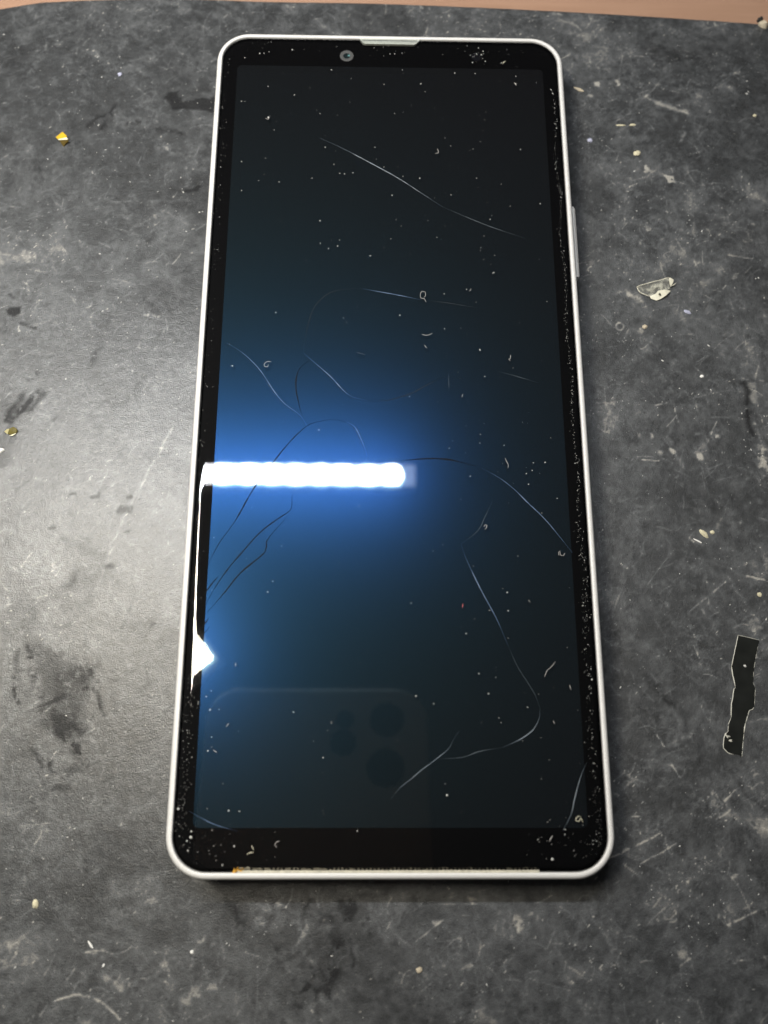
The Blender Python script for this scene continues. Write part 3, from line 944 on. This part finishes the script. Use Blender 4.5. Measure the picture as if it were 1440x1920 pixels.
o = mesh_obj('screen_dust', *merge(*parts), dust_m)
tag(o, 'fine pale dust specks scattered over the phone glass', 'dust', kind='stuff')

lint_m = simple('pale_lint', (0.42, 0.395, 0.38), 0.8)
lint_red = simple('red_lint', (0.75, 0.16, 0.16), 0.7)
lint_yel = simple('cream_lint', (0.70, 0.66, 0.50), 0.8)


def lint(pix, label, r=0.07, mat=lint_m, z=GZ):
    l = px_line(pix, z, 0.25)
    pts = [(x, y, z + r + 0.04 * math.sin(3 * i)) for i, (x, y) in enumerate(l)]
    o_ = mesh_obj('lint_fibre', *tube(pts, r * 0.8, 5), mat, smooth=True)
    tag(o_, label, 'lint', 'lint on the phone glass')


lint([(799, 567), (795, 560), (789, 559), (788, 552), (791, 547), (797, 548), (798, 554), (795, 558)], 'pink looped lint curl above the middle of the screen', 0.055)
lint([(791, 627), (798, 629), (805, 628), (811, 625)], 'short smiling arc of lint under the pink looped curl', 0.06)
lint([(796, 647), (798, 651), (801, 653)], 'tiny slanted lint bit below the smiling arc of lint', 0.055)
lint([(509, 679), (502, 678), (496, 682), (496, 687), (502, 688), (503, 683)], 'six-shaped lint curl left of the screen centre', 0.06)
lint([(669, 661), (676, 663), (685, 665)], 'faint grey lint bit right of the six-shaped curl', 0.05, c_mid)
lint([(907, 988), (910, 984), (913, 985), (912, 990), (909, 993)], 'white hook of lint near the end of a right-hand crack', 0.07)
lint([(1048, 1042), (1047, 1036), (1050, 1033), (1050, 1040), (1056, 1042), (1059, 1037)], 'u-shaped lint hook at the right edge where a crack ends', 0.055)
lint([(957, 666), (957, 672), (954, 674), (957, 677)], 'small forked lint tuft at the right of the upper screen', 0.07)
lint([(947, 859), (950, 866), (953, 872), (952, 878)], 'short bent hair right of the lamp reflection', 0.055)
lint([(883, 541), (882, 545), (879, 546)], 'tiny lint crescent right of the pink looped curl', 0.06)
lint([(868, 739), (866, 745)], 'short lint rod right of the screen centre', 0.06)
lint([(868, 1132), (867, 1140)], 'short red lint rod in the lower right screen', 0.065, lint_red)
lint([(1041, 1241), (1034, 1250), (1026, 1257), (1021, 1269)], 'curved grey hair in the lower right screen', 0.05)
lint([(1068, 1284), (1069, 1289), (1071, 1294)], 'small wavy lint bit beside the lower right rim', 0.06)
lint([(1037, 1351), (1040, 1358)], 'short slanted lint rod above the lower right corner', 0.06)
lint([(991, 1125), (994, 1130)], 'tiny bent lint bit at the right of the lower screen', 0.06)
lint([(1090, 1532), (1084, 1530), (1079, 1537), (1085, 1540), (1089, 1534), (1093, 1542)], 'cream tangle of lint in the lower right screen corner', 0.06, lint_yel)
lint([(525, 1577), (518, 1579), (515, 1584), (520, 1589)], 'c-shaped lint curl on the lower left black border', 0.055)
lint([(472, 1586), (476, 1594)], 'straight cream lint rod on the lower left black border', 0.075, lint_yel)
lint([(463, 1602), (468, 1599), (476, 1598)], 'flat cream lint bit below the straight lint rod', 0.08, lint_yel)
lint([(424, 1363), (427, 1359), (429, 1356)], 'bright lint speck at the lower left of the screen', 0.08)
lint([(400, 1406), (407, 1411)], 'small oblique lint speck low at the left display edge', 0.07)
lint([(621, 1352), (622, 1358)], 'short upright lint rod beside the mirrored camera lenses', 0.07)
lint([(1036, 1567), (1032, 1573), (1030, 1578)], 'bright slanted lint rod on the lower right black border', 0.08)
lint([(942, 120), (945, 117), (948, 115)], 'cream lint bit on the top border right of the sensor', 0.08, lint_yel)
lint([(964, 155), (968, 161)], 'slanted lint rod under the top right display corner', 0.07)
lint([(816, 288), (822, 287), (820, 279)], 'angled lint bit above the upper crack', 0.055)
lint([(498, 222), (503, 224), (505, 219)], 'curled lint bit in the upper left screen', 0.06)
lint([(442, 1243), (442, 1250)], 'upright bluish lint dash right of the bright lamp corner', 0.07)

# ------------------------------------------------------------------ loose bits on the mat
# golden folded film chip
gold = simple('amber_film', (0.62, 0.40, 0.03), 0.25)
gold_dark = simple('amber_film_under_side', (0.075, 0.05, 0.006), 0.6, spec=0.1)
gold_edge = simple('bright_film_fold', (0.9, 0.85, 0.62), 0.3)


def facet(name, corners, mat, parent=None, thick=0.06):
    """Thin film piece through pixel corners (x, y, height mm), with thickness."""
    top_ = [at(x, y, z) for x, y, z in corners]
    n = len(top_)
    V = [tuple(v) for v in top_] + [(v[0], v[1], max(0.015, v[2] - thick)) for v in top_]
    F = [tuple(range(n))[::-1], tuple(range(n, 2 * n))] + [(k, (k + 1) % n, n + (k + 1) % n, n + k) for k in range(n)]
    F = [tuple(reversed(f)) for f in F]
    return mesh_obj(name, V, F, mat, parent)


c = at(116, 260)
chip = empty('film_chip', c)
tag(chip, 'folded golden amber film chip on the mat at the upper left', 'film chip')


def child_of(o_, parent):
    o_.parent = parent
    o_.matrix_parent_inverse = Matrix.Translation(parent.location).inverted()
    return o_


child_of(facet('upper_flap', [(104.5, 257, .15), (117, 247, .5), (125, 254, .6), (125.5, 258, .95), (109, 261.5, .75)], gold), chip)
child_of(facet('fold', [(109, 260.8, .8), (125, 257.5, 1.0), (127.5, 260.5, .8), (126, 261.6, .75), (110, 262.4, .7)], gold_edge), chip)
child_of(facet('lower_flap', [(110.5, 262.6, .62), (128, 261.5, .7), (129, 264, .55), (124, 269, .3), (119, 275, .1)], gold_dark), chip)
c = at(20, 808)
chip2 = empty('film_chip', c)
tag(chip2, 'small olive gold film flake at the left border of the mat', 'film chip')
olive = simple('olive_film', (0.13, 0.11, 0.03), 0.22, noise=0.5, scale=900)
child_of(facet('body', [(14, 814, .2), (17, 804, .5), (25, 800, .6), (31, 803, .5), (33, 808, .3), (30, 812, .3), (22, 815, .2)], olive), chip2)
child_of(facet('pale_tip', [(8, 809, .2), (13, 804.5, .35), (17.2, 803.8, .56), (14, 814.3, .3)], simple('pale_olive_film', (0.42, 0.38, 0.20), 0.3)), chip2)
child_of(facet('pale_edge', [(17, 817, .25), (22, 815, .35), (30, 812, .45), (29, 813.4, .4), (23, 817, .3)], gold_edge), chip2)  # pale strip along the lower edge of the flake

# clear film scrap, right
c = at(1228, 542)
scrap = empty('film_scrap', c)
tag(scrap, 'crumpled clear plastic film scrap on the mat right of the phone', 'film scrap')
fm, nt, b = new_mat('clear_film')
b.inputs['Base Color'].default_value = (0.55, 0.54, 0.46, 1)
b.inputs['Roughness'].default_value = 0.28
tcf = nt.nodes.new('ShaderNodeTexCoord')
nf = nt.nodes.new('ShaderNodeTexNoise'); nf.inputs['Scale'].default_value = 900; nf.inputs['Detail'].default_value = 4
rf = nt.nodes.new('ShaderNodeValToRGB')
rf.color_ramp.elements[0].position = 0.47; rf.color_ramp.elements[0].color = (0.08, 0.08, 0.08, 1)
rf.color_ramp.elements[1].position = 0.72; rf.color_ramp.elements[1].color = (0.85, 0.85, 0.85, 1)
nt.links.new(tcf.outputs['Object'], nf.inputs['Vector'])
nt.links.new(nf.outputs['Fac'], rf.inputs['Fac'])
nt.links.new(rf.outputs['Color'], b.inputs['Alpha'])
cream = simple('milky_film', (0.72, 0.69, 0.56), 0.45)
child_of(facet('sheet', [(1194, 538, .3), (1206, 533, .5), (1235, 526, .7), (1254, 521, .9), (1256, 542, .4), (1240, 546, .3), (1228, 553, .25), (1218, 556, .2), (1200, 548, .2)], fm), scrap)
child_of(facet('fold', [(1218, 555.5, .35), (1229, 551, .6), (1234, 545, .8), (1246, 543, .9), (1257.5, 545, .6), (1250, 553, .6), (1240, 560, .4), (1231, 563.5, .3), (1221, 560, .3)], cream), scrap)
child_of(facet('dark_tear', [(1234.5, 551.5, .9), (1237, 548.8, .95), (1239.8, 552, .9), (1237, 553.2, .9)], simple('film_hole', (0.05, 0.05, 0.035), 0.5), thick=0.04), scrap)
child_of(facet('corner', [(1254.5, 520.5, 1.0), (1258, 521, 1.0), (1263, 524.5, .8), (1262.5, 529, .7), (1257.5, 538, .6), (1255.5, 531, .8)], cream), scrap)
for q in ([(1194, 538), (1206, 533.5), (1235, 526), (1254, 520.5)], [(1194, 538), (1197, 545), (1200, 548.5), (1218, 556)], [(1257, 537), (1262, 535), (1268, 530.5)]):
    l = px_line(q, 0.4, 0.4)
    pts = [(x, y, 0.45 + 0.05 * math.sin(i)) for i, (x, y) in enumerate(l)]
    child_of(mesh_obj('edge', *tube(pts, 0.075, 5), cream, smooth=True), scrap)

# torn black tape strip
tape_pix = [(1384, 1191), (1424, 1200.5), (1421, 1212), (1414.5, 1248), (1412, 1280), (1416, 1290), (1414.5, 1325), (1411, 1330), (1405, 1332), (1401, 1345), (1397, 1362), (1395, 1375), (1391, 1419),
            (1386, 1416), (1364, 1411), (1357, 1403), (1356, 1398), (1359, 1378), (1366, 1370), (1365, 1360), (1370, 1350), (1372, 1318), (1376, 1292), (1379, 1288), (1374, 1266), (1371.5, 1250), (1377, 1224)]
tape_m = simple('black_tape', (0.011, 0.012, 0.011), 0.38, spec=0.3, noise=0.8, scale=420, bump=0.08)
c = at(1390, 1305)
tape = empty('tape_strip', c)
tag(tape, 'torn strip of black tape stuck to the mat near the right border', 'tape')
body = child_of(facet('tape_body', [(x, y, .16) for x, y in tape_pix], tape_m, thick=0.14), tape)
rim_m = simple('pale_tape_edge', (0.62, 0.61, 0.54), 0.4)
for q, r in (([(1384, 1191), (1377, 1224), (1371.5, 1250)], .09), ([(1371.5, 1250), (1374, 1266), (1379, 1288)], .13), ([(1379, 1289), (1376, 1292), (1374, 1308), (1371.5, 1320), (1371, 1345)], .11), ([(1371, 1345), (1366, 1358), (1365, 1372)], .07),
             ([(1366, 1370), (1359, 1378), (1356, 1398), (1357, 1403), (1364, 1411), (1376, 1415)], .09), ([(1391, 1419), (1393, 1395), (1395, 1375)], .07), ([(1395, 1374), (1396, 1365), (1398, 1355)], .16),
             ([(1398, 1355), (1402, 1342), (1405, 1332), (1411, 1330), (1414.5, 1324)], .09), ([(1414.5, 1324), (1416, 1290), (1412, 1280)], .045), ([(1412, 1270), (1414.5, 1248), (1421, 1212)], .05), ([(1384, 1191), (1403, 1195), (1424, 1200.5)], .06)):
    l = px_line(q, 0.15, 0.5)
    V, F = tube([(x, y, 0.14 + 0.03 * math.sin(2.3 * i)) for i, (x, y) in enumerate(l)], r * 0.68, 5)
    child_of(mesh_obj('torn_edge', V, F, rim_m, smooth=True), tape)
rnd = random.Random(5)
p = at(1397, 1249, 0.2)
child_of(mesh_obj('white_grain', *flake(rnd, (p[0], p[1], 0.17), .28, .22, .2), dust_m), tape)
p = at(1366, 1383, 0.2)
child_of(mesh_obj('glue_knot', *merge(*[flake(rnd, (p[0] + rnd.uniform(-.45, .45), p[1] + rnd.uniform(-.6, .6), 0.17), .3, .14, .25) for _ in range(7)]), rim_m), tape)

# crumbs one can count
crumb_cols = {'cream': simple('cream_crumb', (0.62, 0.57, 0.40), 0.85, noise=0.3, scale=1500), 'lavender': simple('lavender_crumb', (0.42, 0.43, 0.55), 0.8), 'white': simple('white_crumb', (0.82, 0.81, 0.78), 0.8),
              'beige': simple('beige_crumb', (0.50, 0.43, 0.32), 0.85), 'dark': simple('dark_crumb', (0.03, 0.03, 0.03), 0.6)}


def crumb(x, y, a_, b_, ang_, col, label, hgt=None):
    p_ = at(x, y)
    n = 9
    V = []
    for lvl, (s, hz) in enumerate(((1.0, 0.02), (0.92, 0.5), (0.5, 1.0))):
        for k in range(n):
            t = 2 * math.pi * k / n
            j = rnd.uniform(0.82, 1.15)
            u, v = a_ * s * j * math.cos(t), b_ * s * j * math.sin(t)
            hh = (hgt or min(a_, b_) * 0.8)
            V.append((p_[0] + u * math.cos(ang_) - v * math.sin(ang_), p_[1] + u * math.sin(ang_) + v * math.cos(ang_), hz * hh * rnd.uniform(.85, 1.1)))
    F = [tuple(range(n))[::-1], tuple(range(2 * n, 3 * n))]
    for l_ in range(2):
        F += [(l_ * n + k, l_ * n + (k + 1) % n, (l_ + 1) * n + (k + 1) % n, (l_ + 1) * n + k) for k in range(n)]
    o_ = mesh_obj('crumb', V, F, crumb_cols[col])
    tag(o_, label, 'crumb', 'crumbs on the mat')


crumb(1194, 288, .75, .6, .2, 'cream', 'round cream crumb on the upper right mat')
crumb(1106, 264, .55, .5, 0, 'lavender', 'lavender crumb beside the upper right side of the phone')
crumb(1164, 235, 1.1, .2, 0, 'cream', 'longer cream dash above the round cream crumb, left of the pair')
crumb(1186, 234.5, .65, .3, .1, 'cream', 'shorter cream dash above the round cream crumb, right of the pair')
crumb(1085, 168, 1.15, .35, -.45, 'beige', 'beige sliver of grit near the top right phone corner')
crumb(1316, 706, .38, .36, 0, 'white', 'small white ball of grit right of the clear film scrap and lower')
crumb(1320, 1001, 1.0, .42, -.8, 'cream', 'cream elongated crumb right of the phone at half height')
crumb(1335, 998, .42, .36, 0, 'cream', 'small cream crumb just right of the elongated cream crumb')
crumb(1308, 1014, .9, .14, -.5, 'white', 'thin white sliver below the elongated cream crumb')
crumb(67, 1694, .5, .7, .1, 'cream', 'pale cream crumb on the lower left mat')
crumb(170, 1772, .68, .18, -.9, 'white', 'white slanted fibre dash on the lower left mat')
crumb(194, 1810, .3, .14, 1.0, 'white', 'smaller white dash below the slanted one at lower left')
crumb(1430, 48, 1.1, .7, -.5, 'beige', 'beige lump at the far right edge of the mat', 0.9)
crumb(1424, 39, .7, .5, .3, 'dark', 'dark grit lump at the far right edge of the mat', 0.9)
crumb(1424, 1115, .45, .4, 0, 'cream', 'small round crumb by the right border below mid height')
crumb(1415, 217, .4, .35, 0, 'cream', 'small pale crumb near the upper right border')
crumb(225, 140, .5, .42, .8, 'lavender', 'square pale fleck on the upper left mat')
crumb(360, 1785, .3, .28, 0, 'white', 'tiny white ball of grit below the lower left phone corner')
crumb(2, 845, .6, .5, 0, 'white', 'clear white grit at the left border below the olive flake')
crumb(786, 1819, .5, .45, 0, 'beige', 'pale grit spot below the phone near the bottom border')
crumb(1209, 613, .5, .42, .4, 'beige', 'pale grit below the clear film scrap')
crumb(1289, 585, .75, .35, -.5, 'lavender', 'pinkish fleck below and right of the clear film scrap')

# dust on the mat, a few grains standing in for sparkle
rnd = random.Random(99)
parts = []
centres = [(rnd.uniform(-80, 80), rnd.uniform(-98, 92), rnd.uniform(1.5, 6)) for _ in range(46)]
centres += [(*at(x, y)[:2], s) for x, y, s in ((1400, 110, 4), (1415, 150, 4), (640, 75, 2.5), (225, 80, 3), (200, 70, 3), (1425, 780, 2.5), (1420, 850, 2), (340, 740, 1.6), (640, 1760 - 30, 3), (75, 1125, 3), (1270, 540, 3), (1245, 640, 4), (1290, 1250, 4), (480, 1730, 2))]  # clusters at the shiny groove and bumps imitate sparkle with pale grains
for k in range(1800):
    if rnd.random() < 0.55:
        x, y = rnd.uniform(-84, 84), rnd.uniform(-101, 91)
    else:
        c = rnd.choice(centres)
        x, y = rnd.gauss(c[0], c[2]), rnd.gauss(c[1], c[2])
    if abs(x) < 34.2 and abs(y) < 77.2 or abs(x) > 86 or y > 89.4 or y < -103:
        continue
    r = 0.016 + abs(rnd.gauss(0, 0.036)) + (0.10 if rnd.random() < 0.015 else 0)
    parts.append(flake(rnd, (x, y, 0.006), r * rnd.uniform(1, 2.4), r, r * 0.9))
mat_dust_and_sparkle = mesh_obj('mat_dust_and_sparkle', *merge(*parts), dust_m)
tag(mat_dust_and_sparkle, 'pale dust grains and a few sparkle specks scattered over the dark mat', 'dust', kind='stuff')

# ------------------------------------------------------------------ the photographing phone (seen mirrored in the glass)
camphone = empty('camera_phone')
camphone.matrix_world = Matrix.LocRotScale(Vector(CAM_POS) * MM + Euler(CAM_ROT, 'XYZ').to_matrix() @ Vector((0.0057, -0.0050, 0.0)), Euler(CAM_ROT, 'XYZ'), None)
tag(camphone, 'phone with round lenses held above the scene, mirrored faintly in the screen', 'smartphone')
BACK = 12.0
pm = simple('camera_phone_back', (0.80, 0.85, 0.86), 0.6)
pf = simple('camera_phone_rim', (0.85, 0.85, 0.85), 0.42, metal=1.0)
lm = simple('camera_phone_lens', (0.006, 0.007, 0.012), 0.15)
V, F = sweep_rr(71.5, 146.7, 10, [(0.6, 0), (0.0, 0.6), (0.0, 7.0), (0.6, 7.6)], cap_first=True, cap_last=True, n=8)
V = [(x - 22.0, y - 47.5, z + BACK + 0.3) for x, y, z in V]
mesh_obj('body', V, F, pm, camphone)
V, F = sweep_rr(72.7, 147.9, 10.6, [(2.4 * (1 - math.sin(t)), 3.6 - 3.6 * math.cos(t)) for t in np.linspace(0.35, math.pi - 0.35, 14)], n=10)
V = [(x - 22.0, y - 47.5, z + BACK + 0.3) for x, y, z in V]
mesh_obj('rim', V, F, pf, camphone, smooth=True)
for x, y, r in ((0.0, 0.0, 6.0), (0.6, 15.5, 5.6), (-13.5, 8.0, 4.2), (-13.0, 15.5, 2.9)):
    V, F = disc(x, y, BACK - 0.2, 0, r, n=28, dz=-0.2)
    F = [tuple(reversed(f)) for f in F]
    mesh_obj('lens', V, F, lm, camphone)
